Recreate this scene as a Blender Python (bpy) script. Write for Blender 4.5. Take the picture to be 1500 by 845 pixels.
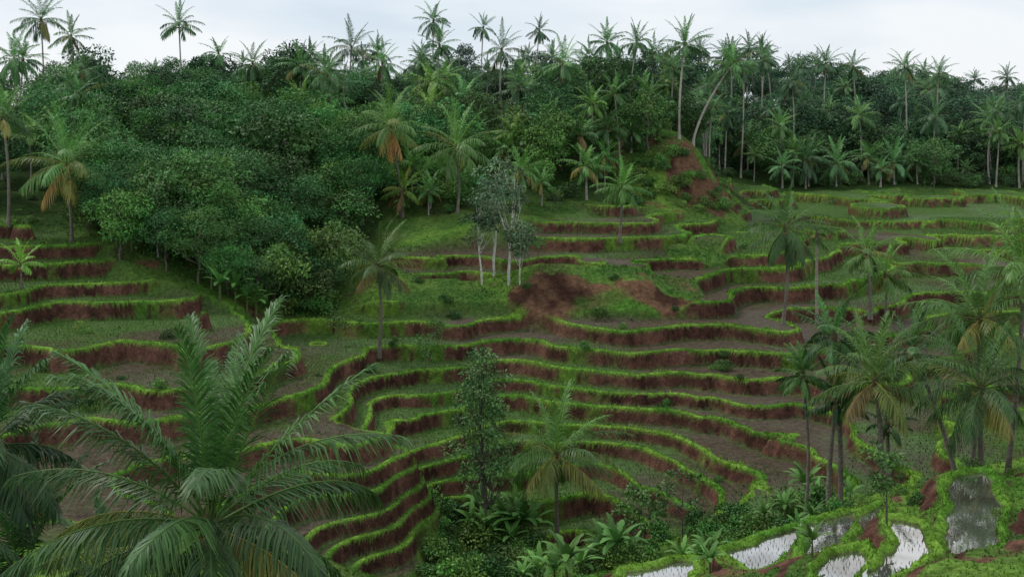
import bpy, math, random
import numpy as np
from mathutils import Vector

F=1667.0; HU=750.0; HV=170.0      # focal length, image centre column and horizon row, in image pixels
def unproject(u,v,d): return np.array([(u-HU)*d/F, d, -(v-HV)*d/F])  # back-projects an image pixel at a given depth to a world point

# ------------------------------------------------------------------ noise
_tabs={}
def vnoise(x,y,seed):
    if seed not in _tabs: _tabs[seed]=np.random.RandomState(seed+100).rand(256,256)*2-1
    t=_tabs[seed]
    xi=np.floor(x).astype(np.int64); yi=np.floor(y).astype(np.int64)
    fx=x-xi; fy=y-yi; fx=fx*fx*(3-2*fx); fy=fy*fy*(3-2*fy)
    a=t[xi&255,yi&255]; b=t[(xi+1)&255,yi&255]; c=t[xi&255,(yi+1)&255]; d=t[(xi+1)&255,(yi+1)&255]
    return (a*(1-fx)+b*fx)*(1-fy)+(c*(1-fx)+d*fx)*fy
def fbm(x,y,o,seed):
    r=0; a=1; s=0
    for k in range(o):
        r=r+a*vnoise(x*2**k+k*17.3,y*2**k+k*9.1,seed+k); s+=a; a*=0.5
    return r/s
def sm(a,b,x):
    t=np.clip((x-a)/(b-a),0,1); return t*t*(3-2*t)

# ------------------------------------------------------------------ terrain control points (image column, image row, estimated depth, terrace?)
S=[
(900,760,76,1),(900,700,80.5,1),(900,640,85.5,1),(900,580,89.5,1),(900,530,93,1),(900,470,99,1),(920,412,105,0),(990,425,105,0),(850,412,105.5,0),(900,456,101.5,.5),(990,460,101.3,.6),(795,408,105.6,0),(790,458,102.8,.4),(900,380,113,1),(900,340,122,1),(900,305,133,.6),
(1000,700,79,1),(1000,600,86.5,1),(1000,520,93.5,1),(1000,390,113,.8),(1000,340,126,.8),(1020,375,116,.2),
(1100,690,75.5,1),(1100,640,80.5,1),(1100,560,88.0,1),(1100,480,97.5,1),(1060,450,101.5,1),(1100,400,113,1),(1100,350,130,1),(1100,300,158,1),(1100,282,180,1),
(1200,700,70,1),(1200,620,81,1),(1200,540,91,1),(1200,470,102.5,1),(1200,400,119,1),(1200,330,143,1),
(1300,640,76,1),(1300,600,82,1),(1300,560,88,1),(1300,480,104,1),(1300,440,113,1),(1300,400,123,1),(1300,350,141,1),(1300,310,160,1),(1300,284,182,1),
(1480,640,74,1),(1480,600,82,1),(1480,500,104,1),(1480,400,127,1),(1480,310,162,1),(1480,284,188,1),(1650,600,84,1),(1650,450,116,1),(1650,300,172,1),
(750,790,76,.4),(750,740,78.5,1),(750,640,86.5,1),(750,560,92.5,1),(750,500,97.5,1),(750,465,101,1),(730,425,107,.3),(750,380,112.5,1),(750,345,120,.7),(750,300,131,0),(750,250,147,0),
(640,680,81,1),(640,590,89.5,1),(640,520,95.5,1),(640,470,100,1),(640,430,106,.2),(640,380,112.5,1),(640,350,119,.5),(640,310,129,0),
(560,600,87,1),(560,525,93.5,1),(530,470,100,1),(520,430,107,.1),(470,500,97,1),(470,450,105,.4),(420,470,101,.6),
(640,760,77,.3),(640,830,71,.2),(560,845,66,.6),(700,845,68,0),
(600,655,74,1),(540,640,73,1),(560,740,69,1),(500,590,80,1),(450,600,78,1),(450,680,70,1),(400,545,83,1),(340,480,89,1),(300,455,92,1),(200,430,94,1),(120,372,101,.7),(0,345,105,.8),(0,500,84,1),(0,620,73,1),(150,560,79,1),(300,560,79,1),(300,700,66,1),(0,750,61,1),(-150,500,84,1),(-150,350,106,.7),(150,480,87,1),
(250,385,103,0),(330,430,101,0),(420,440,108,0),
(1050,775,68,.3),(900,805,69,0),(900,845,61,0),(1000,770,73,.6),(1200,745,66,.4),(1350,700,66,.5),
(1430,760,46,0),(1215,785,45.5,0),(1230,830,40,0),(1120,805,45.7,0),(970,840,44.8,0),(1320,810,41.4,0),(1400,722,53,0),(1285,727,55,0),(1500,682,56,0),(1200,762,50,0),(1050,802,49,0),(900,852,48,0),(1650,690,48,0),(1480,830,37,0),(1600,830,36,0),(1650,640,62,.3),
]
# hidden ground: image column, height, estimated depth, terrace?
G=[(300,-13.5,110,0),(450,-15.5,118,0),(300,-10,135,0),(450,-11,140,0),(200,-7,165,0),(350,-5,175,0),(0,-9,122,0),(0,-6,150,0),(150,-10,124,0),(-150,-9,128,0),
(0,-3,200,0),(200,-3,205,0),(500,-1,215,0),(560,-8,143,0),(560,-4,175,0),(650,-5,158,0),(750,1,225,0),(900,-2,180,0),(1000,0,240,0),(1300,-3,255,0),(1500,-5,260,0),(1700,-6,260,0),(-200,-2,220,0),
(600,2,260,0),(900,2,280,0),(1300,0,300,0),(1650,-2,310,0),(200,0,280,0),(-150,0,290,0),
(1300,-12.2,205,0),(1480,-12.6,208,0),(1100,-11.8,203,0),(1650,-12.6,205,0),(1300,-10.5,222,0),(1150,-10,220,0),(1480,-11,225,0),
(1000,-4.6,149.5,0),(960,-4.4,150,0),(1025,-5.0,151,0),(985,-9.7,144.5,.3),(1035,-10.1,146.5,.2),(1064,-11.0,151,.3),(925,-6.5,150,0),(1060,-11,168,0),(1000,-3.6,170,0),
(1290,-22.2,62,0),(1450,-21,63,0),(1100,-22.8,57,0),
(300,-17.5,40,0),(300,-14.2,24,0),(0,-17,40,0),(0,-14.5,28,0),(700,-20,45,0),(700,-25,60,0),(500,-19,45,0),(500,-23,58,0),(250,-19,52,.3),(900,-16,32,0),
(1300,-14.3,33,0),(1600,-13.5,30,0)]
pts=[];zz=[];tt=[]
for u,v,d,t in S:
    p=unproject(u,v,d); pts.append(p[:2]); zz.append(p[2]); tt.append(t)
for u,z,d,t in G:
    p=unproject(u,170,d); pts.append(p[:2]); zz.append(z); tt.append(t)
for x,y,z in [(0,0,-1.75),(-12,0,-2),(12,0,-2),(0,10,-6.6),(-12,10,-7),(12,10,-6.8),(0,20,-11.3),(14,20,-11),(-20,15,-9.5)]:
    pts.append(np.array([x,y])); zz.append(z); tt.append(0)
pts=np.array(pts)/50.; zz=np.array(zz); tt=np.array(tt,float); n=len(pts)
D=np.sqrt(((pts[:,None]-pts[None])**2).sum(-1))
def tps(r): return np.where(r>1e-9, r*r*np.log(r+1e-12),0)
A=np.zeros((n+3,n+3)); A[:n,:n]=tps(D)+np.eye(n)*1e-4; A[:n,n]=1; A[:n,n+1:]=pts; A[n,:n]=1; A[n+1:,:n]=pts.T
wz=np.linalg.solve(A,np.concatenate([zz,[0,0,0]]))
A2=A.copy(); A2[:n,:n]=-D-np.eye(n)*0.02
wt=np.linalg.solve(A2,np.concatenate([tt,[0,0,0]]))
def base(X,Y):
    X=np.clip(X,-190,190)/50.; Y=np.clip(Y,-5,315)/50.
    z=wz[n]+wz[n+1]*X+wz[n+2]*Y; t=wt[n]+wt[n+1]*X+wt[n+2]*Y
    for k in range(n):
        r=np.sqrt((X-pts[k,0])**2+(Y-pts[k,1])**2)
        z=z+wz[k]*r*r*np.log(r+1e-9); t=t-wt[k]*r
    return z,t

AM=0.53; NA=1150
av=np.linspace(-AM,AM,NA)
Yv=np.concatenate([np.linspace(-6,30,50,endpoint=False),np.arange(30,60,0.12),np.arange(60,120,.09),np.arange(120,140,.15),np.arange(140,215,0.28),np.geomspace(215,3500,80)])
NY=len(Yv); K=Yv+12
ca=np.linspace(-AM,AM,231); ci=np.arange(0,NY,6); ci=np.append(ci,NY-1) if ci[-1]!=NY-1 else ci
cY=Yv[ci]; CX=ca[None]*(cY+12)[:,None]; CY=np.repeat(cY[:,None],231,1)
cz,ct=base(CX,CY)
def refine(c):
    r1=np.empty((len(ci),NA))
    for i in range(len(ci)): r1[i]=np.interp(av,ca,c[i])
    fi=np.interp(Yv,cY,np.arange(len(ci))); i0=np.minimum(fi.astype(int),len(ci)-2); f=(fi-i0)[:,None]
    return r1[i0]*(1-f)+r1[i0+1]*f
H=refine(cz); T=refine(ct)
X=av[None]*K[:,None]; Y=np.repeat(Yv[:,None],NA,1)
T=sm(0.42,0.58,T+0.12*fbm(X/9,Y/9,2,50)+0.0)
# sinuous contours: broad swells, scallops, and field boundaries where terraces step out of line
hs=H+1.0*fbm(X/12+3,Y/15,2,1)+0.62*vnoise(X/4.6+3,Y/7,9)+0.34*np.tanh(5*vnoise(X/10+.3*vnoise(X/4,Y/4,12),Y/24,11))+0.22*np.tanh(6*vnoise(X/6+7,Y/12,13))+0.13*fbm(X/1.8,Y/1.8,2,5)
def grad(h,yv=None,kk=None,a=None):
    yv=Yv if yv is None else yv; kk=K if kk is None else kk; a=av if a is None else a
    ha=np.gradient(h,a,axis=1); hy=np.gradient(h,yv,axis=0)
    gx=ha/kk[:,None]; gy=hy-a[None]*gx
    return np.sqrt(gx*gx+gy*gy)
g=np.clip(grad(hs),0.07,3)
lv=[-34.0]; rl=np.random.RandomState(3)
while lv[-1]<8: lv.append(lv[-1]+(rl.uniform(0.85,1.45) if lv[-1]<-19.5 else rl.uniform(1.05,1.65)))
lv=np.array(lv)
ii=np.clip(np.searchsorted(lv,hs,'right')-1,0,len(lv)-2)
L=lv[ii]; St=lv[ii+1]-L; t=(hs-L)/St
W=St/g
dup=(1-t)*W; dlow=t*W
nz1=fbm(X/2.0,Y/2.0,3,20); nzL=fbm(X/17,Y/17,2,30); nzF=fbm(X/0.5,Y/0.5,2,35); nzM=fbm(X/5,Y/5,2,37)
rw=np.minimum(0.25+0.12*nz1+.1*nzM,0.45*W)
s=np.clip(1-dup/rw,0,1)
bund=np.exp(-((dlow-0.22)/0.15)**2)
zt=L+St*(s**0.9)+0.13*bund*(s<=0)*(1+.6*nz1)+0.10*nzF*(s>0)*(s<1)
wild=H+0.55*fbm(X/5,Y/5,3,60)+0.12*fbm(X/0.9,Y/0.9,2,62)
near=sm(25,34,Y); wild=H+(wild-H)*near
Z=wild*(1-T)+zt*T
gw=grad(H+0.7*fbm(X/5,Y/5,3,60))
def C(*c): return np.array(c)
def mix(a,b,m): return a*(1-m[...,None])+b*m[...,None]
one=np.ones(X.shape+(3,))
gvar=sm(-.5,.5,fbm(X/3,Y/3,3,40))
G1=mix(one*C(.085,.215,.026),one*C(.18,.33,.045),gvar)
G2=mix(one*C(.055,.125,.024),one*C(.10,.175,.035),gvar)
dist=sm(110,165,Y)
earth=mix(one*C(.060,.028,.021),one*C(.175,.086,.060),sm(-.5,.6,nz1*.7+0.4*nzF))
tread=mix(one*C(.092,.072,.048),one*C(.070,.13,.032),sm(-.4,.25,nzL+.55*fbm(X/4,Y/4,2,44)+0.7*dist))
ft=mix(tread,G1,sm(.48,.32,dlow+0.12*nzF-.22*nzM)*(s<=0))
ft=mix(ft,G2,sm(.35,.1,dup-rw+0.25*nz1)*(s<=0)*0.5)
gtop=sm(0.05,0.15,s-0.90+0.26*nzM+.15*nz1+0.14*nzF)
gfull=sm(0.08,0.3,fbm(X/6,Y/6,3,70)+0.35*nzL-0.16)*0.9
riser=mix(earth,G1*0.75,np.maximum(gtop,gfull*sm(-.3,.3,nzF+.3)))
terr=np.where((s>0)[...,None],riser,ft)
wcol=mix(G2,one*C(.10,.09,.038),sm(.1,.5,fbm(X/4,Y/4,3,80))*0.5)
wcol=mix(wcol,G1,sm(0.05,.35,fbm(X/6,Y/6,3,83))*0.5)
def blob(x0,y0,rx,ry): return np.exp(-((X-x0)/rx)**2-((Y-y0)/ry)**2)
bo=.75*blob(2.6,104.2,2.9,1.8)+.6*blob(12.5,102.8,5,1.3)+.15*blob(23.5,147.5,5,2.5)
cl=sm(.50,.72,gw+bo+0.35*nz1+.15*nzF)*sm(60,90,Y)*sm(-.25,.1,fbm(X/3.2,Y/3.2,2,86)+.05+bo)
wcol=mix(wcol,mix(one*C(.055,.027,.018),one*C(.15,.083,.048),sm(-.3,.3,nz1)),cl)
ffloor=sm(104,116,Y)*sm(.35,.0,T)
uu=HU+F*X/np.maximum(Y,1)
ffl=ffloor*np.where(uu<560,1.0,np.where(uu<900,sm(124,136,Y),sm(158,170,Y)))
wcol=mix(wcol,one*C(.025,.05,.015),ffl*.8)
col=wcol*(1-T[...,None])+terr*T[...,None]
wet=.35*T*(s<=0)*sm(.5,.8,dlow)*sm(.0,.5,fbm(X/8,Y/8,2,90)+.1)
grassm=T*np.maximum((s<=0)*(dlow<.42+.22*nzM),(s>.0)*np.maximum(gtop,gfull))+(1-T)*0.5*(1-ffl)*(1-cl)

# ---- flooded paddies on the near bank
ponds=[([(1392,705),(1440,700),(1462,740),(1452,790),(1420,822),(1392,818),(1385,780),(1402,745)],-16.3),
([(1188,772),(1245,755),(1228,798),(1190,812)],-16.9),
([(1213,815),(1262,805),(1262,850),(1200,855)],-15.9),
([(1072,808),(1162,780),(1152,808),(1105,834)],-17.5),
([(925,840),(1012,824),(1004,856),(925,862)],-18.1),
([(1310,768),(1340,775),(1358,808),(1330,835),(1278,852),(1270,840),(1312,810)],-15.6),
([(1256,757),(1290,745),(1270,776)],-17.1)]
def polysd(px,py,P):
    d=np.full(px.shape,1e9); ins=np.zeros(px.shape,bool); m=len(P)
    for i in range(m):
        ax,ay=P[i]; bx,by=P[(i+1)%m]
        ex,ey=bx-ax,by-ay; wx,wy=px-ax,py-ay
        h=np.clip((wx*ex+wy*ey)/(ex*ex+ey*ey),0,1)
        d=np.minimum(d,np.hypot(wx-ex*h,wy-ey*h))
        c=((ay>py)!=(by>py)); 
        with np.errstate(divide='ignore',invalid='ignore'):
            ins^= c&(px<(bx-ax)*(py-ay)/((by-ay) if by!=ay else 1e-9)+ax)
    return np.where(ins,-d,d)
r0=np.searchsorted(Yv,34); r1=np.searchsorted(Yv,58)
sub=(slice(r0,r1),slice(NA//2,NA))
wpond=[]
sx,sy=X[sub],Y[sub]
wob=0.22*vnoise(sx/1.1,sy/1.1,99)+.08*vnoise(sx/.4,sy/.4,98)
Zo=Z[sub].copy(); best=np.full(sx.shape,1e9); lvb=np.zeros(sx.shape)
for P,lvl in ponds:
    W2=[]
    for u,v in P:
        yy=-lvl*F/(v-HV); W2.append(((u-HU)*yy/F,yy))
    W2=np.array(W2); cc0=W2.mean(0); W2=cc0+(W2-cc0)*1.14; W2=[tuple(q) for q in W2]
    sd=polysd(sx,sy,W2)+wob
    m_=sd<best; best=np.where(m_,sd,best); lvb=np.where(m_,lvl,lvb); wpond.append((W2,lvl))
k=sm(1.5,.5,best)
tgt=np.where(best<0,lvb-.3*sm(0,-.25,best),lvb+0.2*np.exp(-((best-.28)/.2)**2))
Z[sub]=Zo*(1-k)+tgt*k
cs=col[sub]
gsub=grad(Z[sub],Yv[r0:r1],K[r0:r1],av[NA//2:])
nz2=nz1[sub]
wallm=sm(.30,.46,gsub+.3*nz2)*sm(.45,.6,best)*sm(3.5,2.0,best)
cs=mix(cs,earth[sub],wallm)
gb=sm(-.02,.08,best)*sm(.5,.36,best+.15*nzF[sub])
cs=mix(cs,G1[sub],gb); cs=mix(cs,one[sub]*C(.12,.09,.07),sm(.02,-.06,best)); col[sub]=cs
gm=grassm[sub]; gm=gm*(1-wallm); gm=np.maximum(gm,(gb>.5)); gm=np.where(best<0,0,gm); grassm[sub]=gm

# ------------------------------------------------------------------ mesh helpers
for o in list(bpy.data.objects): bpy.data.objects.remove(o)
COL=bpy.context.scene.collection
def raw_mesh(name,V,faces,cols,mats,matidx=None,smooth=False):
    me=bpy.data.meshes.new(name)
    V=np.asarray(V,np.float32)
    faces=[f for f in faces if len(f)]
    nf=sum(len(f) for f in faces); nl=sum(f.size for f in faces)
    me.vertices.add(len(V)); me.vertices.foreach_set('co',V.ravel())
    me.loops.add(nl); me.loops.foreach_set('vertex_index',np.concatenate([f.ravel() for f in faces]).astype(np.int32))
    me.polygons.add(nf)
    tot=np.concatenate([np.full(len(f),f.shape[1]) for f in faces])
    st=np.concatenate([[0],np.cumsum(tot)[:-1]]).astype(np.int32)
    me.polygons.foreach_set('loop_start',st)
    if matidx is not None: me.polygons.foreach_set('material_index',matidx.astype(np.int32))
    if smooth: me.polygons.foreach_set('use_smooth',np.ones(nf,bool))
    me.update(calc_edges=True)
    a=me.color_attributes.new('Col','FLOAT_COLOR','POINT')
    c=np.ones((len(V),4),np.float32); c[:,:cols.shape[1]]=cols
    a.data.foreach_set('color',c.ravel())
    for m in mats: me.materials.append(m)
    return me
def obj(name,me,loc=(0,0,0),rot=0,sc=1,parent=None):
    o=bpy.data.objects.new(name,me); COL.objects.link(o)
    o.location=loc; o.rotation_euler=(0,0,rot)
    o.scale=(sc,sc,sc) if np.isscalar(sc) else sc
    if parent: o.parent=parent
    return o

class MB:
    def __init__(s): s.V=[];s.Q=[];s.T=[];s.C=[];s.MQ=[];s.MT=[];s.n=0
    def add(s,V,Fc,col,mat):
        V=np.asarray(V,float).reshape(-1,3); Fc=np.asarray(Fc,int)
        col=np.broadcast_to(np.asarray(col,float),(len(V),3))
        s.V.append(V); s.C.append(col)
        if Fc.shape[1]==4: s.Q.append(Fc+s.n); s.MQ.append(np.full(len(Fc),mat))
        else: s.T.append(Fc+s.n); s.MT.append(np.full(len(Fc),mat))
        s.n+=len(V)
    def mesh(s,name,mats):
        fs=[];mi=[]
        if s.Q: fs.append(np.concatenate(s.Q)); mi.append(np.concatenate(s.MQ))
        if s.T: fs.append(np.concatenate(s.T)); mi.append(np.concatenate(s.MT))
        return raw_mesh(name,np.concatenate(s.V),fs,np.concatenate(s.C),mats,np.concatenate(mi))
def nrm(v): return v/(np.linalg.norm(v,axis=-1,keepdims=True)+1e-9)
def tube(mb,P,R,k,col,mat):
    P=np.asarray(P,float); m=len(P); R=np.broadcast_to(R,(m,))
    T_=nrm(np.gradient(P,axis=0)); ref=np.array([1,0.13,0.07]) if abs(T_[0][0])<.8 else np.array([0,1,.1])
    A_=nrm(np.cross(T_,ref)); B_=np.cross(T_,A_)
    th=np.arange(k)*2*math.pi/k
    V=P[:,None]+R[:,None,None]*(A_[:,None]*np.cos(th)[None,:,None]+B_[:,None]*np.sin(th)[None,:,None])
    q=[]
    for i in range(m-1):
        for j in range(k):
            q.append((i*k+j,i*k+(j+1)%k,(i+1)*k+(j+1)%k,(i+1)*k+j))
    c=col if np.ndim(col)==1 else np.repeat(np.asarray(col),k,0)
    mb.add(V.reshape(-1,3),q,c,mat)

# ------------------------------------------------------------------ materials
def newmat(name):
    m=bpy.data.materials.new(name); m.use_nodes=True; nt=m.node_tree; nt.nodes.clear()
    return m,nt,nt.nodes,nt.links
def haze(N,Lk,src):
    """distance haze painted into leaf colour: paler and bluer up the valley, by world Y"""
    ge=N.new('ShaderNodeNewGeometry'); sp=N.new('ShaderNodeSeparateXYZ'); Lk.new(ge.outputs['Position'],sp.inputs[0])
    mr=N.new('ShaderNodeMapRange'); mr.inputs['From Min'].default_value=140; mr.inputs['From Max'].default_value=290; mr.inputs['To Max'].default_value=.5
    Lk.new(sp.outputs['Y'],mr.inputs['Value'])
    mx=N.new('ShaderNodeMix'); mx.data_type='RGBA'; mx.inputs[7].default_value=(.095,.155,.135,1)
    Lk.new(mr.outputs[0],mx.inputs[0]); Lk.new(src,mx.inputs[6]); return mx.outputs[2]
def foliage_mat(name,rough=.5,transl=.25,spec=.3,vmin=.75,vmax=1.3,hmin=.485,hmax=.52):
    m,nt,N,Lk=newmat(name)
    out=N.new('ShaderNodeOutputMaterial'); p=N.new('ShaderNodeBsdfPrincipled'); at=N.new('ShaderNodeAttribute'); at.attribute_name='Col'
    oi=N.new('ShaderNodeObjectInfo'); hsv=N.new('ShaderNodeHueSaturation'); mr=N.new('ShaderNodeMapRange')
    mr.inputs['To Min'].default_value=vmin; mr.inputs['To Max'].default_value=vmax
    Lk.new(oi.outputs['Random'],mr.inputs['Value']); Lk.new(mr.outputs[0],hsv.inputs['Value'])
    mr2=N.new('ShaderNodeMapRange'); mr2.inputs['To Min'].default_value=hmin; mr2.inputs['To Max'].default_value=hmax
    mm=N.new('ShaderNodeMath'); mm.operation='FRACT'; mm2=N.new('ShaderNodeMath'); mm2.operation='MULTIPLY'; mm2.inputs[1].default_value=7.3
    Lk.new(oi.outputs['Random'],mm2.inputs[0]); Lk.new(mm2.outputs[0],mm.inputs[0]); Lk.new(mm.outputs[0],mr2.inputs['Value']); Lk.new(mr2.outputs[0],hsv.inputs['Hue'])
    Lk.new(at.outputs['Color'],hsv.inputs['Color'])
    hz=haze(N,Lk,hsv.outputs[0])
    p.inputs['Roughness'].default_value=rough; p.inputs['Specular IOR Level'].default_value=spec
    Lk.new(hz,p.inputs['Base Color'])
    if transl<=0:
        Lk.new(p.outputs[0],out.inputs[0]); return m
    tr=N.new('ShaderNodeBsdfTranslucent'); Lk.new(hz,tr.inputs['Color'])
    mx=N.new('ShaderNodeMixShader'); mx.inputs[0].default_value=transl
    Lk.new(p.outputs[0],mx.inputs[1]); Lk.new(tr.outputs[0],mx.inputs[2]); Lk.new(mx.outputs[0],out.inputs[0])
    return m
def bark_mat(name,sc=6,ring=False):
    m,nt,N,Lk=newmat(name)
    out=N.new('ShaderNodeOutputMaterial'); p=N.new('ShaderNodeBsdfPrincipled'); at=N.new('ShaderNodeAttribute'); at.attribute_name='Col'
    tc=N.new('ShaderNodeTexCoord'); no=N.new('ShaderNodeTexNoise'); no.inputs['Scale'].default_value=sc; no.inputs['Detail'].default_value=6
    mp=N.new('ShaderNodeMapping'); mp.inputs['Scale'].default_value=(1,1,2.5 if ring else .4)
    Lk.new(tc.outputs['Object'],mp.inputs[0]); Lk.new(mp.outputs[0],no.inputs[0])
    mr=N.new('ShaderNodeMapRange'); mr.inputs['From Min'].default_value=.3; mr.inputs['From Max'].default_value=.7; mr.inputs['To Min'].default_value=.5; mr.inputs['To Max'].default_value=1.4
    Lk.new(no.outputs[0],mr.inputs[0])
    mu=N.new('ShaderNodeVectorMath'); mu.operation='SCALE'; Lk.new(at.outputs['Color'],mu.inputs[0]); Lk.new(mr.outputs[0],mu.inputs['Scale'])
    Lk.new(mu.outputs[0],p.inputs['Base Color']); p.inputs['Roughness'].default_value=.9
    bp=N.new('ShaderNodeBump'); bp.inputs['Strength'].default_value=.6; bp.inputs['Distance'].default_value=.05; Lk.new(no.outputs[0],bp.inputs['Height']); Lk.new(bp.outputs[0],p.inputs['Normal'])
    Lk.new(p.outputs[0],out.inputs[0]); return m
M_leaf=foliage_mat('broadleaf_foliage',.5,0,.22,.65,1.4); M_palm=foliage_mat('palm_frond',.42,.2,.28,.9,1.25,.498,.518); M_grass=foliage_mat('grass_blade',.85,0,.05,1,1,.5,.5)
M_bark=bark_mat('tree_bark'); M_ptrunk=bark_mat('palm_trunk',5,True)

m,nt,N,Lk=newmat('terraced_ground'); M_ter=m
out=N.new('ShaderNodeOutputMaterial'); p=N.new('ShaderNodeBsdfPrincipled'); at=N.new('ShaderNodeAttribute'); at.attribute_name='Col'
tc=N.new('ShaderNodeTexCoord')
def noise(sc,det=8):
    no=N.new('ShaderNodeTexNoise'); no.inputs['Scale'].default_value=sc; no.inputs['Detail'].default_value=det; no.inputs['Roughness'].default_value=.65
    Lk.new(tc.outputs['Object'],no.inputs[0]); return no
n1=noise(2.2,5); n2=noise(9,4)
mr=N.new('ShaderNodeMapRange'); mr.inputs['From Min'].default_value=.3; mr.inputs['From Max'].default_value=.7; mr.inputs['To Min'].default_value=.5; mr.inputs['To Max'].default_value=1.45; Lk.new(n1.outputs[0],mr.inputs[0])
mrb=N.new('ShaderNodeMapRange'); mrb.inputs['From Min'].default_value=.3; mrb.inputs['From Max'].default_value=.7; mrb.inputs['To Min'].default_value=.6; mrb.inputs['To Max'].default_value=1.4; Lk.new(n2.outputs[0],mrb.inputs[0])
mm=N.new('ShaderNodeMath'); mm.operation='MULTIPLY'; Lk.new(mr.outputs[0],mm.inputs[0]); Lk.new(mrb.outputs[0],mm.inputs[1])
mu=N.new('ShaderNodeVectorMath'); mu.operation='SCALE'; Lk.new(at.outputs['Color'],mu.inputs[0]); Lk.new(mm.outputs[0],mu.inputs['Scale']); Lk.new(mu.outputs[0],p.inputs['Base Color'])
rr=N.new('ShaderNodeMapRange'); rr.inputs['To Min'].default_value=.95; rr.inputs['To Max'].default_value=.3; Lk.new(at.outputs['Alpha'],rr.inputs[0]); Lk.new(rr.outputs[0],p.inputs['Roughness'])
sp=N.new('ShaderNodeMapRange'); sp.inputs['To Min'].default_value=.06; sp.inputs['To Max'].default_value=.55; Lk.new(at.outputs['Alpha'],sp.inputs[0]); Lk.new(sp.outputs[0],p.inputs['Specular IOR Level'])
bp=N.new('ShaderNodeBump'); bp.inputs['Strength'].default_value=.8; bp.inputs['Distance'].default_value=.2; Lk.new(n2.outputs[0],bp.inputs['Height']); Lk.new(bp.outputs[0],p.inputs['Normal'])
Lk.new(p.outputs[0],out.inputs[0])

m,nt,N,Lk=newmat('muddy_water'); M_wat=m
out=N.new('ShaderNodeOutputMaterial'); p=N.new('ShaderNodeBsdfPrincipled'); tc=N.new('ShaderNodeTexCoord')
no=N.new('ShaderNodeTexNoise'); no.inputs['Scale'].default_value=.45; no.inputs['Detail'].default_value=3; Lk.new(tc.outputs['Object'],no.inputs[0])
cr=N.new('ShaderNodeValToRGB'); cr.color_ramp.elements[0].position=.35; cr.color_ramp.elements[0].color=(.42,.38,.33,1); cr.color_ramp.elements[1].position=.6; cr.color_ramp.elements[1].color=(.66,.64,.61,1)
Lk.new(no.outputs[0],cr.inputs[0]); Lk.new(cr.outputs[0],p.inputs['Base Color']); p.inputs['Roughness'].default_value=.03; p.inputs['Metallic'].default_value=.92
no2=N.new('ShaderNodeTexNoise'); no2.inputs['Scale'].default_value=5; no2.inputs['Detail'].default_value=2; Lk.new(tc.outputs['Object'],no2.inputs[0])
bp=N.new('ShaderNodeBump'); bp.inputs['Strength'].default_value=.06; bp.inputs['Distance'].default_value=.02; Lk.new(no2.outputs[0],bp.inputs['Height']); Lk.new(bp.outputs[0],p.inputs['Normal'])
Lk.new(p.outputs[0],out.inputs[0])

# ------------------------------------------------------------------ terrain mesh
V=np.stack([X,Y,Z],-1).reshape(-1,3)
idx=np.arange(NY*NA).reshape(NY,NA)
q=np.stack([idx[:-1,:-1],idx[:-1,1:],idx[1:,1:],idx[1:,:-1]],-1).reshape(-1,4)
cc=np.concatenate([col.reshape(-1,3),wet.reshape(-1,1)],1)
ter=obj('terraced_hillside_ground',raw_mesh('terraced_hillside_ground',V,[q],cc,[M_ter],smooth=True))

def look(x,y,*F_):
    x=np.atleast_1d(np.asarray(x,float)); y=np.atleast_1d(np.asarray(y,float))
    fy=np.clip(np.interp(y,Yv,np.arange(NY)),0,NY-1.001); fa=np.clip((x/(y+12)+AM)/(2*AM)*(NA-1),0,NA-1.001)
    i=fy.astype(int); j=fa.astype(int); a=fy-i; b=fa-j; res=[]
    for f in F_:
        res.append((f[i,j]*(1-b)+f[i,j+1]*b)*(1-a)+(f[i+1,j]*(1-b)+f[i+1,j+1]*b)*a)
    return res if len(res)>1 else res[0]
def gz(x,y): return float(look(x,y,Z)[0])
def hit(u,v,d0=58):
    yy=np.arange(d0,320,.2); xx=(u-HU)*yy/F; z=look(xx,yy,Z)
    k=np.where(z>=-(v-HV)*yy/F)[0]
    return yy[k[0]] if len(k) else 250.

mb=MB()
for W2,lvl in wpond:
    P=np.array(W2); c=P.mean(0); P2=P+nrm(P-c)*.5
    ring=[]
    for i in range(len(P2)):
        for f in (0,.33,.66): ring.append(P2[i]*(1-f)+P2[(i+1)%len(P2)]*f)
    ring=np.array(ring); m_=len(ring)
    Vv=np.concatenate([[[c[0],c[1],lvl-.02]],np.column_stack([ring,np.full(m_,lvl-.02)])])
    mb.add(Vv,[(0,1+i,1+(i+1)%m_) for i in range(m_)],(.3,.3,.3),0)
obj('paddy_water',mb.mesh('paddy_water',[M_wat]))

# ------------------------------------------------------------------ grass & rice tufts
def tufts(x,y,z,hgt,wid,colr,nb,rr_):
    m_=len(x); x=np.repeat(x,nb);y=np.repeat(y,nb);z=np.repeat(z,nb);colr=np.repeat(colr,nb,0)
    k=len(x); th=rr_.rand(k)*6.283; h=hgt*(.6+.8*rr_.rand(k)); w=wid*(.6+.8*rr_.rand(k)); ln=rr_.rand(k)*.8*h; la=rr_.rand(k)*6.283
    b=np.stack([x+rr_.randn(k)*wid,y+rr_.randn(k)*wid,z-.02],-1)
    wv=np.stack([np.cos(th)*w,np.sin(th)*w,0*w],-1)
    tip=b+np.stack([np.cos(la)*ln,np.sin(la)*ln,h],-1)
    V=np.stack([b-wv,b+wv,tip],1).reshape(-1,3)
    c=colr*(0.7+.65*rr_.rand(k))[:,None]; c=np.repeat(c,3,0)
    return V,np.arange(k*3).reshape(-1,3),c
rg=np.random.RandomState(11)
area=(K*(av[1]-av[0]))[:,None]*np.gradient(Yv)[:,None]
dens=np.where(Y<60,34,np.where(Y<120,15,4.0))
pr=np.clip(area*dens,0,1)*grassm*(Y>34)*(Y<212)
sel=rg.rand(*X.shape)<pr
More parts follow.
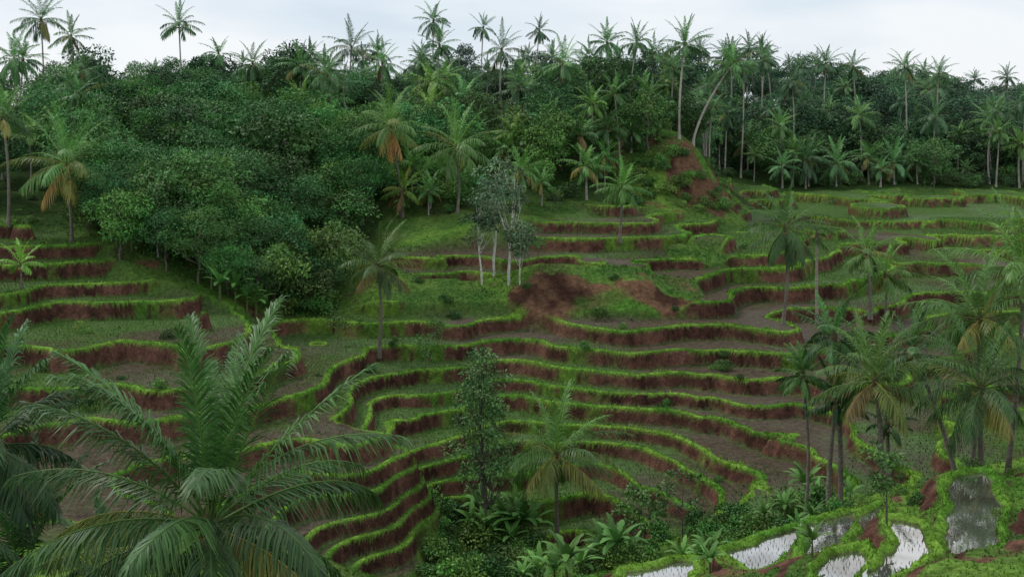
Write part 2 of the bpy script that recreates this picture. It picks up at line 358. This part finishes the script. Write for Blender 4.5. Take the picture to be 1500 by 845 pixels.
gx,gy,gzz=X[sel],Y[sel],Z[sel]; gc=col[sel]*1.12
hh=np.repeat((.10+.0003*gy+ .08*rg.rand(len(gx)))*(1+.7*nzM[sel])*np.where(gy<60,.75,1),3)
Vg,Fg,Cg=tufts(gx,gy,gzz,hh,np.repeat(.026+.0002*gy,3),gc,3,rg)
obj('terrace_grass',raw_mesh('terrace_grass',Vg,[Fg],Cg,[M_grass]))
tread_m=T*(s<=0)*(dlow>.6)
xs=np.arange(-75,75,.3); ys=np.arange(60,165,.6)
RX,RY=np.meshgrid(xs,ys); RX=RX.ravel();RY=RY.ravel()
ang=.25*vnoise(RX/30,RY/30,5); RX,RY=RX+ang*6+rg.randn(len(RX))*.03,RY+.1*RX+rg.randn(len(RX))*.03
ok=(np.abs(RX)<RY*.5)&(RY>58)&(RY<160); RX=RX[ok];RY=RY[ok]
rz,rt,rn=look(RX,RY,Z,tread_m.astype(float),nzL)
ok=(rt>.95)&(rn+.3*vnoise(RX/7,RY/7,77)>-.3); RX,RY,rz=RX[ok],RY[ok],rz[ok]
cr_=np.tile(np.array([[.09,.17,.038]]),(len(RX),1))
Vr,Fr,Cr=tufts(RX,RY,rz,.20,.045,cr_,2,rg)
obj('rice_seedlings',raw_mesh('rice_seedlings',Vr,[Fr],Cr,[M_grass]))
PX=[];PY=[];PZ=[]
for W2,lvl in wpond:
    P=np.array(W2); x0,y0=P.min(0);x1,y1=P.max(0)
    gx_,gy_=np.meshgrid(np.arange(x0,x1,.20),np.arange(y0,y1,.40)); gx_=gx_.ravel()+rg.randn(gx_.size)*.02;gy_=gy_.ravel()+rg.randn(gy_.size)*.025
    k=(polysd(gx_,gy_,W2)<-.1)&(vnoise(gx_/1.5,gy_/1.5,31)>-.55); PX.append(gx_[k]);PY.append(gy_[k]);PZ.append(np.full(k.sum(),lvl-.02))
PX=np.concatenate(PX);PY=np.concatenate(PY);PZ=np.concatenate(PZ)
Vr,Fr,Cr=tufts(PX,PY,PZ,.13,.014,np.tile(np.array([[.09,.13,.04]]),(len(PX),1)),2,rg)
obj('flooded_rice_seedlings',raw_mesh('flooded_rice_seedlings',Vr,[Fr],Cr,[M_grass]))

# ------------------------------------------------------------------ palms
UP=np.array([0,0,1.])
def frond(mb,O,az,e0,droop,Lf,nl,lw,ll,colr,rr_,beta,seg=9,grav=.35,curl=0.):
    s_=np.linspace(0,1,seg+1); el=e0-droop*s_**1.3; azs=az+curl*s_
    d=np.stack([np.cos(el)*np.cos(azs),np.cos(el)*np.sin(azs),np.sin(el)],-1)
    P=np.concatenate([[O],O+np.cumsum((d[:-1]+d[1:])/2*Lf/seg,0)])
    tube(mb,P,np.linspace(.035,.006,seg+1)*Lf/4.5,4,np.array(colr)*np.array([2.0,1.6,1.3]),0)
    sl=np.linspace(.13,.995,nl); sl=np.concatenate([sl,sl]); sl=np.clip(sl+rr_.randn(2*nl)*.004,0.1,1); side=np.concatenate([np.ones(nl),-np.ones(nl)])
    p0=np.stack([np.interp(sl,s_,P[:,k]) for k in range(3)],-1)
    Tn=nrm(np.stack([np.interp(sl,s_,d[:,k]) for k in range(3)],-1))
    Sd=nrm(np.cross(Tn,UP)+1e-6*rr_.randn(2*nl,3)); Nn=np.cross(Sd,Tn)
    al=np.radians(62-40*sl**1.2)+rr_.randn(2*nl)*.09; be=beta+rr_.randn(2*nl)*.15
    dr=Tn*np.cos(al)[:,None]+np.sin(al)[:,None]*(Sd*(side*np.cos(be))[:,None]+Nn*np.sin(be)[:,None])
    ln=ll*np.sin(math.pi*(.17+.74*sl))**.8*(.8+.3*rr_.rand(2*nl)); ln=ln[:,None]
    p1=p0+dr*ln*.5-UP*ln*grav*.2; p2=p0+dr*ln*.9-UP*ln*grav*(.7+.6*rr_.rand(2*nl)[:,None])
    w=nrm(Tn-dr*(Tn*dr).sum(-1,keepdims=True))*lw/2
    V=np.stack([p0-w*.5,p0+w*.5,p1-w,p1+w,p2-w*.15,p2+w*.15],1).reshape(-1,3)
    b=np.arange(2*nl)[:,None]*6
    Q=np.concatenate([b+np.array([[0,1,3,2]]),b+np.array([[2,3,5,4]])])
    c=np.array(colr)[None]*(.65+.7*rr_.rand(2*nl))[:,None]; c=np.repeat(c,6,0).reshape(-1,6,3)
    c[:,4:]*=np.array([1.3,1.15,1.0]); mb.add(V,Q,c.reshape(-1,3),0)
def palm_mesh(name,seed,hgt,lean=(0,0),Lf=4,nf=22,nl=40,lw=.055,r=.16,green=(.045,.085,.022),old=.15,wind=0.,emin=-30,trunkcol=(.17,.145,.115),ll=.21,dr0=28,pw=1.05,dead=0):
    rr_=np.random.RandomState(seed); mb=MB()
    k=16; s_=np.linspace(0,1,k); bend=rr_.randn(2)*.02*hgt
    P=np.stack([lean[0]*s_**1.4+bend[0]*np.sin(s_*3.14),lean[1]*s_**1.4+bend[1]*np.sin(s_*3.14),hgt*s_],-1); P[0,2]-=.5
    R=r*(1-.38*s_); R[0]*=1.7; R[1]*=1.2; R[-1]*=1.25
    tcl=np.array(trunkcol)[None]*(.8+.4*rr_.rand(k))[:,None]
    tube(mb,P,R,9,tcl,1)
    top=P[-1]
    tube(mb,[top-[0,0,.1],top+[0,0,.25],top+[0,0,.6]],[r*1.0,r*1.1,r*.4],8,(.09,.07,.035),1)
    for i in range(9):
        a=rr_.rand()*6.28; c=top+np.array([math.cos(a)*.28,math.sin(a)*.28,-.15-.2*rr_.rand()]); rad=.12
        tube(mb,[c+[0,0,-rad],c+[0,0,-rad*.6],c+[0,0,rad*.2],c+[0,0,rad*.9]],[.02,rad*.85,rad,.03],6,(.11,.13,.03) if i%2 else (.28,.19,.04),1)
    for i in range(nf):
        f=(i+.5)/nf; az=i*2.39996+rr_.randn()*.25
        e0=math.radians(84+(emin-84)*f**pw+rr_.randn()*8); dr=math.radians(dr0+(90-dr0)*f*(1-.35*f)+rr_.randn()*10)
        if e0<-.1: dr*=.55
        c=np.array(green)*(.75+.5*rr_.rand())*(1.15-.3*f)*np.array([.95,1.15,1.05])
        if f<.3: c=c*np.array([1.1,1.15,1.0])
        x=rr_.rand()
        if f>.8 and x<old*1.3: c=np.array([.22,.20,.05]) if x<old*.9 else np.array([.17,.12,.045])
        elif f>.4 and x<old*.6: c=np.array([.14,.17,.035])
        O=top+np.array([math.cos(az)*.12,math.sin(az)*.12,.35-.35*f])
        l_=Lf*(.72+.33*math.sin(math.pi*min(1,.25+f*.8)))*(.88+.22*rr_.rand())
        frond(mb,O,az+wind*math.sin(az)*.4,e0,dr,l_,nl,lw,Lf*ll,c,rr_,math.radians(25-55*f),grav=.3+.6*f,curl=rr_.randn()*.25)
    for i in range(dead):
        az=-1.57+rr_.randn()*1.0
        frond(mb,top+np.array([math.cos(az)*.15,math.sin(az)*.15,-.1]),az,math.radians(-35-25*rr_.rand()),.5,Lf*.75,nl,lw,Lf*ll*.8,np.array([.34,.18,.06]),rr_,-.6,grav=.9)
    return mb.mesh(name,[M_palm,M_ptrunk])
def palm(uc,vc,ub,vb,rpx,seed,d=None,**kw):
    if d is None: d=hit(ub,vb)
    x=(ub-HU)*d/F; z=gz(x,d); top=unproject(uc,vc,d)
    h=max(top[2]-z,2.); Lf=rpx*d/F*1.12
    me=palm_mesh('coconut_palm',seed,h,(top[0]-x,0),Lf,**kw)
    return obj('coconut_palm',me,(x,d,z))
dk=dict(nl=40,lw=.06)
palm(553,392,555,525,66,1,nf=24,old=.4,green=(.08,.115,.034),**dk)
palm(815,668,817,800,92,2,d=76,nf=22,old=.2,green=(.10,.15,.042),**dk)
palm(668,218,670,312,64,3,nf=22,old=.3,green=(.11,.18,.052),**dk)
palm(572,188,590,318,58,4,nf=22,old=.4,green=(.11,.18,.048),dead=2,**dk)
palm(912,277,908,355,42,5,nf=20,old=.1,green=(.12,.21,.048),lw=.07,nl=34)
palm(592,280,588,318,38,6,nf=16,old=.4,green=(.15,.23,.042),lw=.07,nl=34)
palm(1150,338,1147,475,64,7,nf=26,emin=-60,old=.05,green=(.048,.09,.026),**dk)
palm(1197,345,1197,480,24,8,nf=6,emin=-60,old=.4,trunkcol=(.3,.26,.2),nl=20,lw=.06)
palm(1270,372,1275,470,46,9,nf=18,green=(.095,.155,.038),**dk)
palm(1297,405,1297,472,50,10,nf=20,green=(.12,.19,.04),**dk)
palm(1176,552,1175,735,46,11,d=62,nf=18,green=(.065,.125,.03),r=.11,**dk)
palm(1222,498,1230,742,62,12,d=61,nf=20,green=(.055,.105,.028),**dk)
palm(1225,588,1215,742,50,13,d=60,nf=16,green=(.035,.07,.02),**dk)
palm(1282,562,1287,728,94,14,d=57,nf=24,old=.3,green=(.085,.13,.035),nl=48,lw=.045)
palm(1437,572,1438,660,114,15,d=57,nf=26,old=.15,green=(.048,.088,.026),nl=48,lw=.045)
palm(1435,470,1420,670,98,16,d=62,nf=24,old=.2,green=(.07,.125,.032),nl=48,lw=.05)
palm(1500,398,1475,640,108,17,d=64,nf=24,old=.3,green=(.10,.155,.036),nl=48,lw=.05,dead=1)
palm(1340,520,1400,660,60,18,d=66,nf=18,green=(.055,.10,.028),**dk)
palm(1300,625,1302,700,36,118,d=64,nf=14,green=(.03,.06,.018),**dk)
palm(97,243,105,355,80,19,nf=24,old=.25,green=(.11,.18,.05),dead=1,**dk)
palm(4,175,12,328,52,20,nf=22,green=(.09,.15,.044),**dk)
palm(30,408,32,425,34,21,nf=12,green=(.19,.33,.06),emin=0,r=.1,nl=30,lw=.07)
# near palms on the slope below the viewpoint
palm(308,775,322,1100,280,22,d=24,nf=30,old=.08,green=(.052,.095,.028),nl=84,lw=.042,r=.19,emin=-22,ll=.22,dr0=20,pw=1.25)
palm(-20,660,-20,1100,165,23,d=28,nf=22,old=.12,green=(.044,.082,.026),nl=64,lw=.046,emin=-38,ll=.23)
palm(30,850,40,1100,170,24,d=27,nf=20,old=.3,green=(.038,.07,.021),nl=64,lw=.046,emin=-30)
palm(165,850,150,1100,110,25,d=31,nf=16,old=.1,green=(.03,.058,.019),nl=60,lw=.05,emin=-30)
# ridge and skyline palms
for i,(uc,vc,ub,d,r_) in enumerate([(1003,68,995,152,34),(1070,98,1015,153,36),(1090,105,1085,205,26),(262,38,268,190,30),(635,32,637,215,26),(60,30,66,185,36),(104,55,108,182,30),
 (515,72,512,180,38),(560,95,562,170,30),(708,42,708,230,20),(790,46,790,235,20),(1370,172,1367,206,30),(1325,100,1325,212,26),(1065,168,1062,205,24),(1375,110,1378,220,24),
 (735,75,737,175,34),(825,95,826,170,34),(905,150,905,158,32),(940,140,938,160,32),(800,180,800,150,36),(370,95,368,175,30),(860,150,862,160,32),(440,100,440,170,32),(1460,165,1450,207,28),(1160,120,1158,215,24),(1210,95,1208,225,24),(20,90,22,150,38),
 (320,80,322,200,24),(1120,90,1118,225,22),(1250,100,1250,225,22),(680,150,680,160,34),(760,130,760,165,32),(1180,235,1180,200,34),(1225,240,1225,200,32),(1145,245,1146,199,24),(1310,240,1310,200,30),(1290,250,1290,198,20),
 (850,200,850,146,34),(890,190,892,150,30),(700,190,700,150,32),(770,215,772,142,30),(880,110,882,175,28),(620,120,622,165,32),(950,175,950,156,30),(925,195,925,152,28),(480,150,480,150,34),(1035,150,1033,200,24),(1500,150,1498,208,28)]):
    rq=np.random.RandomState(900+i)
    palm(uc,vc,ub,0,r_*1.12,40+i,d=d,nf=int(rq.randint(15,24)),nl=26,lw=.11,r=.17,old=rq.rand()*.25,emin=-20-45*rq.rand(),green=tuple(np.array((.075,.14,.048))*(.7+.95*rq.rand())),trunkcol=(.36,.33,.28))

# ------------------------------------------------------------------ broadleaf trees
def leafcards(mb,P,Nr,size,asp,colr,rr_,droop=.3):
    k=len(P)
    rnd=rr_.randn(k,3); dr=nrm(Nr*.7+rnd*.5-UP*droop)
    w=nrm(np.cross(dr,rr_.randn(k,3)*.4+Nr)); 
    sz=(size*(.6+.8*rr_.rand(k)))[:,None]
    nrmv=np.cross(w,dr)
    b=P; l=P+dr*sz*.5-w*sz*asp*.5; t_=P+dr*sz-nrmv*sz*.15; r_=P+dr*sz*.5+w*sz*asp*.5
    V=np.stack([b,l,t_,r_],1).reshape(-1,3)
    c=np.repeat(colr*(.8+.4*rr_.rand(k))[:,None],4,0)
    mb.add(V,np.arange(4*k).reshape(-1,4),c,0)
def tree_mesh(name,seed,H_,R_,nc,per,leaf,colr,asp=.5,flat=.75,low=.25,cr=.34,trunk=.02,barkc=(.12,.10,.08),shape='round',limbs=12):
    rr_=np.random.RandomState(seed); mb=MB(); top=np.array([rr_.randn()*.04*H_,rr_.randn()*.04*H_,H_*.8])
    tp=np.stack([top*f for f in np.linspace(0,1,8)]); tp[:,:2]+=rr_.randn(8,2)*.012*H_; tp[0]=[0,0,-.6]
    tube(mb,tp,np.linspace(1,.2,8)*trunk*H_,7,barkc,1)
    cz=H_*(low+(1-low)*.5); hz=H_*(1-low)*.5
    cs=[]
    for i in range(nc):
        d=rr_.randn(3); d/=np.linalg.norm(d); rad=.35+.6*rr_.rand()**.6
        c=np.array([d[0]*R_*rad,d[1]*R_*rad,cz+d[2]*hz*rad*.92])
        f=np.clip((c[2]-H_*low)/(H_*(1-low)),0,1)
        if shape=='cone': c[:2]*=(1.15-.85*f)
        if shape=='round': c[:2]*=1-.35*max(0,(.35-f))/.35
        cs.append(c)
    for i in range(min(limbs,nc)):
        c=cs[i]; f=np.clip(c[2]/H_-.25,.15,.95); a=np.array([np.interp(f/.8,np.linspace(0,1,8),tp[:,k]) for k in range(3)])
        mid=(a+c)/2+[0,0,-.04*H_]; tube(mb,[a,mid,c],np.array([.35,.22,.08])*trunk*H_,5,barkc,1)
    for c in cs:
        r=R_*cr*(.5+.9*rr_.rand()); k=int(per*(.6+.7*rr_.rand()))
        d=nrm(rr_.randn(k,3)); d[:,2]=np.abs(d[:,2])*1.0-(rr_.rand(k)<.25)*np.abs(d[:,2])*1.2; d=nrm(d)
        rad=(.7+.4*rr_.rand(k)**.7)[:,None]
        P=c+d*rad*r*np.array([1,1,flat])
        cc_=np.array(colr)*(.5+.95*rr_.rand()); cc_=cc_*np.array([1+.25*rr_.randn()*.5,1,1])
        leafcards(mb,P,d,leaf,asp,np.abs(np.broadcast_to(cc_,(k,3))),rr_)
    return mb.mesh(name,[M_leaf,M_bark])
TR=[tree_mesh('broadleaf_tree',100+i,h,r,nc,per,lf,c,asp=a) for i,(h,r,nc,per,lf,c,a) in enumerate([
 (10,4.2,38,130,.42,(.070,.165,.036),.5),(12,4.6,42,130,.45,(.054,.135,.034),.55),(8,3.8,32,130,.38,(.10,.22,.042),.4),
 (11,4.0,38,130,.40,(.058,.165,.046),.35),(9,4.5,38,120,.45,(.09,.19,.04),.45),(13,4.0,38,120,.42,(.045,.105,.030),.5)])]
BAM=[tree_mesh('bamboo_grove',120+i,10+i,4.5,34,220,.36,c,asp=.3,flat=.6,cr=.37) for i,c in enumerate([(.080,.225,.05),(.062,.18,.048),(.105,.25,.048)])]
BUSH=[tree_mesh('bush',130+i,2.6,1.8,16,90,.3,c,asp=.5,low=.0,cr=.45,limbs=4) for i,c in enumerate([(.08,.18,.036),(.06,.135,.03),(.12,.23,.04)])]
PF=[palm_mesh('forest_palm',140+i,h,(l,0),3.8,nf=19,nl=20,lw=.14,r=.17,green=c,old=.12,trunkcol=(.32,.29,.25)) for i,(h,l,c) in enumerate([(12,1,(.095,.165,.052)),(13,-1.5,(.08,.145,.052)),(10,.5,(.15,.23,.055)),(14.5,1,(.08,.14,.058)),(8,0,(.16,.24,.05)),(5,0,(.10,.185,.05))])]

def empty(name):
    e=bpy.data.objects.new(name,None); COL.objects.link(e); return e
rf=random.Random(5)
def scatter(parent,u0,u1,d0,d1,nn,choose,smin=.8,smax=1.2,mind=2.2,tmax=.3,cond=None):
    placed=[]; k=0; tries=0
    while k<nn and tries<nn*30:
        tries+=1
        d=math.sqrt(rf.uniform(d0*d0,d1*d1)); u=rf.uniform(u0,u1); x=(u-HU)*d/F
        if cond and not cond(u,d): continue
        if any((x-a)**2+(d-b)**2<mind*mind for a,b in placed): continue
        z_,t_=look(x,d,Z,T)
        if t_[0]>tmax: continue
        me=choose(); sc=rf.uniform(smin,smax)
        o=obj(me.name.split('.')[0],me,(x,d,z_[0]-.2),rf.uniform(0,6.28),(sc,sc,sc*rf.uniform(.85,1.15)),parent)
        o.rotation_euler[0]=rf.uniform(-.06,.06); placed.append((x,d)); k+=1
e1=empty('hillside_forest')
scatter(e1,60,555,104,205,175,lambda: rf.choice(BAM*2+TR) ,.7,1.15,3.0,cond=lambda u,d: d>106+max(0,(250-u)*.06) and not(u>450 and d<110+(u-450)*.12))
scatter(e1,-250,140,114,205,55,lambda: rf.choice(TR+PF[:4]),.7,1.0,3.5)
scatter(e1,120,490,100,114,50,lambda: rf.choice(BAM+TR[2:5]),.45,.8,2.4,cond=lambda u,d: d>100+max(0,u-400)*.08)
e2=empty('ridge_palm_forest')
scatter(e2,430,960,136,215,105,lambda: rf.choice(PF+TR[:5]),.65,1.0,3.0,cond=lambda u,d: d>136+.02*(u-430))
scatter(e2,100,1000,205,300,160,lambda: rf.choice(PF[:3]+TR+TR[:3]),.65,.95,3.5)
scatter(e2,560,960,128,158,75,lambda: rf.choice(BUSH+[PF[5],PF[5],TR[2]]),.4,.9,1.8)
scatter(e2,900,1040,158,205,40,lambda: rf.choice(PF+TR),.6,.9,3)
scatter(e2,920,1060,142,158,40,lambda: rf.choice(BUSH),.25,.7,1.1)
e3=empty('background_palm_forest')
scatter(e3,1030,1800,211,235,80,lambda: rf.choice(PF[:4]+TR+TR[:2]),.8,1.15,3)
scatter(e3,960,1900,235,320,180,lambda: rf.choice(PF[:4]+TR+TR[:2]),.8,1.15,3.5)
scatter(e3,1030,1750,201,216,90,lambda: rf.choice(BUSH+BUSH+[PF[5],PF[4],PF[2],TR[2]]),.6,1.2,2)
e4=empty('slope_bushes')
scatter(e4,400,480,96,112,14,lambda: rf.choice(BUSH),.4,.8,1.2,.9)
scatter(e4,620,780,66,78,40,lambda: rf.choice(BUSH),.35,.75,.9,.8)
scatter(e4,860,1250,60,72,26,lambda: rf.choice(BUSH),.3,.6,1,.8)
scatter(e4,800,1700,36,62,50,lambda: rf.choice(BUSH),.12,.3,.8,.8,cond=lambda u,d: d>50 or u>1440)
scatter(e4,0,1100,60,130,70,lambda: rf.choice(BUSH),.12,.38,1,2)

def stand(name,me,u,v,d=None,sc=1,rot=0):
    if d is None: d=hit(u,v)
    x=(u-HU)*d/F; return obj(name,me,(x,d,gz(x,d)),rot,sc)
for i,(u,v,h) in enumerate([(706,418,9),(724,404,12),(745,418,12.5),(762,418,6.5)]):
    me=tree_mesh('white_bark_tree',200+i,h,1.9 if h>8 else 1.2,20,75,.30,(.13,.21,.10),low=.36,cr=.36,trunk=.012,barkc=(.6,.58,.52),limbs=14,shape='x')
    stand('white_bark_tree',me,u,v,rot=i)
stand('slender_tree',tree_mesh('slender_tree',210,14,2.9,76,90,.26,(.10,.20,.06),asp=.35,low=.18,cr=.2,trunk=.011,shape='cone',limbs=40,barkc=(.10,.09,.075)),708,790,76)
stand('slender_tree',tree_mesh('slender_tree',211,4.5,1.4,22,60,.22,(.10,.19,.045),low=.2,cr=.25,trunk=.012,limbs=12),938,800,66)
stand('slender_tree',tree_mesh('slender_tree',212,4.5,1.6,12,40,.2,(.08,.15,.045),low=.3,cr=.25,trunk=.012,limbs=12),1000,775,68)
stand('slender_tree',tree_mesh('slender_tree',213,3.2,1.0,14,60,.16,(.08,.18,.038),low=.2,cr=.3,trunk=.015,limbs=10),1300,790,43)
stand('slender_tree',tree_mesh('slender_tree',214,9,2.2,24,80,.3,(.11,.22,.055),low=.3,cr=.28,trunk=.012,limbs=12,barkc=(.3,.28,.25)),232,400,103)
for i,(u,v) in enumerate([(495,505),(640,520),(623,548),(788,378),(812,320)]):
    stand('sapling',tree_mesh('sapling',220+i,3.2,.9,10,40,.2,(.09,.18,.045),low=.2,cr=.35,trunk=.012,limbs=8),u,v)

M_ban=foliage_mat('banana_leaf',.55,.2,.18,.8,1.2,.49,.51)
def banana_mesh(seed,h=2.6,n_=9):
    rr_=np.random.RandomState(seed); mb=MB()
    tube(mb,[[0,0,-.3],[0,0,h*.3],[0,0,h*.55]],[.14,.11,.07],7,(.09,.12,.04),1)
    for i in range(n_):
        az=i*2.4+rr_.randn()*.2; f=i/n_; e0=math.radians(80-40*f); dp=math.radians(50+60*f); Lf=h*(.6+.25*rr_.rand()); seg=12
        s_=np.linspace(0,1,seg+1); el=e0-dp*s_**1.3
        d=np.stack([np.cos(el)*math.cos(az),np.cos(el)*math.sin(az),np.sin(el)],-1)
        P=np.array([0,0,h*.5])+np.concatenate([[[0,0,0]],np.cumsum(d[:-1]*Lf/seg,0)])
        Sd=np.array([-math.sin(az),math.cos(az),0]); w=.24*h/2.6*np.sin(math.pi*np.clip(s_*.93+.05,0,1))**.6*(s_>.15)+.01
        jit=1-.4*rr_.rand(seg+1)*(rr_.rand(seg+1)>.4); jit2=1-.4*rr_.rand(seg+1)*(rr_.rand(seg+1)>.4)
        Lp=P+Sd*(w*jit)[:,None]+np.array([0,0,.04])-UP*(w*.35)[:,None]; Rp=P-Sd*(w*jit2)[:,None]+np.array([0,0,.04])-UP*(w*.35)[:,None]
        V=np.concatenate([Lp,P,Rp]); m_=seg+1; q=[]
        for k in range(seg): q+= [(k,k+1,m_+k+1,m_+k),(m_+k,m_+k+1,2*m_+k+1,2*m_+k)]
        c=np.array([.12,.27,.06])*(.55+.7*rr_.rand()); mb.add(V,q,c,0)
    return mb.mesh('banana_plant',[M_ban,M_ptrunk])
BN=[banana_mesh(300+i,2.4+.3*i,8+i) for i in range(4)]
k=0
for u,v,sc in [(690,790,.9),(715,800,.95),(742,796,1.0),(765,800,.9),(728,775,1.),(700,770,.9),(755,775,.9),(780,802,.8),(715,812,.8),(750,815,.8),
   (375,470,.9),(362,462,.8),(388,466,.7),(310,425,1),(335,430,1.1),(400,430,1.1),(355,420,1.2),(322,440,1.0),(345,445,.9),
   (1180,740,.7),(1195,745,.6),(1150,765,.6),(1120,775,.5),(1300,705,.6),(1245,745,.6)]:
    d=hit(u,v); o=stand('banana_plant',BN[k%4],u,v,d,sc,rf.uniform(0,6)); k+=1
for u,v,d,sc in [(790,850,58,.7),(812,855,57,.65),(830,850,56,.7),(765,845,62,.65),(850,850,57,.65),(885,822,63,.75),(905,826,62,.75),(925,822,63,.7),(1000,820,60,.6),(1025,812,58,.55),(1040,808,60,.55),(1085,800,58,.5),(1100,797,58,.5),(1040,850,44,.4),(1190,852,41,.35),(1135,772,56,.5),(1170,765,56,.5),(1190,755,55,.5)]:
    o=stand('banana_plant',BN[k%4],u,v,d,sc,rf.uniform(0,6)); k+=1

# ------------------------------------------------------------------ sky, sun, camera
w=bpy.data.worlds.new('World'); bpy.context.scene.world=w; w.use_nodes=True; nt=w.node_tree; N=nt.nodes; Lk=nt.links; N.clear()
out=N.new('ShaderNodeOutputWorld'); bg=N.new('ShaderNodeBackground'); bg.inputs['Strength'].default_value=.12
sky=N.new('ShaderNodeTexSky'); sky.sky_type='NISHITA'; sky.sun_disc=False; sky.sun_elevation=math.radians(55); sky.sun_rotation=math.radians(-60)
tc=N.new('ShaderNodeTexCoord'); mp=N.new('ShaderNodeMapping'); mp.inputs['Scale'].default_value=(1,1,3.2); no=N.new('ShaderNodeTexNoise'); no.inputs['Scale'].default_value=3.2; no.inputs['Detail'].default_value=5; no.inputs['Roughness'].default_value=.5
Lk.new(tc.outputs['Generated'],mp.inputs[0]); Lk.new(mp.outputs[0],no.inputs[0])
cr=N.new('ShaderNodeValToRGB'); cr.color_ramp.elements[0].position=.35; cr.color_ramp.elements[0].color=(.62,.71,.80,1); cr.color_ramp.elements[1].position=.60; cr.color_ramp.elements[1].color=(.84,.87,.90,1)
Lk.new(no.outputs[0],cr.inputs[0])
sc_=N.new('ShaderNodeVectorMath'); sc_.operation='SCALE'; sc_.inputs['Scale'].default_value=9.3; Lk.new(cr.outputs[0],sc_.inputs[0])
mx=N.new('ShaderNodeMix'); mx.data_type='RGBA'; mx.inputs[0].default_value=.92
Lk.new(sky.outputs[0],mx.inputs[6]); Lk.new(sc_.outputs[0],mx.inputs[7]); Lk.new(mx.outputs[2],bg.inputs[0]); Lk.new(bg.outputs[0],out.inputs[0])
sl=bpy.data.lights.new('overcast_sun','SUN'); sl.energy=1.5; sl.angle=math.radians(11); sl.color=(1,.96,.9)
so=bpy.data.objects.new('overcast_sun',sl); COL.objects.link(so)
dirv=Vector((math.sin(math.radians(-60))*math.cos(math.radians(55)),math.cos(math.radians(-60))*math.cos(math.radians(55)),math.sin(math.radians(55))))
so.rotation_euler=dirv.to_track_quat('Z','Y').to_euler()
cam=bpy.data.cameras.new('camera'); co=bpy.data.objects.new('camera',cam); COL.objects.link(co)
cam.lens=40; cam.sensor_width=36; cam.shift_y=-(422.5-HV)/1500; cam.clip_start=.1; cam.clip_end=6000
co.rotation_euler=(math.radians(90),0,0); bpy.context.scene.camera=co
vs=bpy.context.scene.view_settings; vs.view_transform='Standard'; vs.look='None'; vs.exposure=0
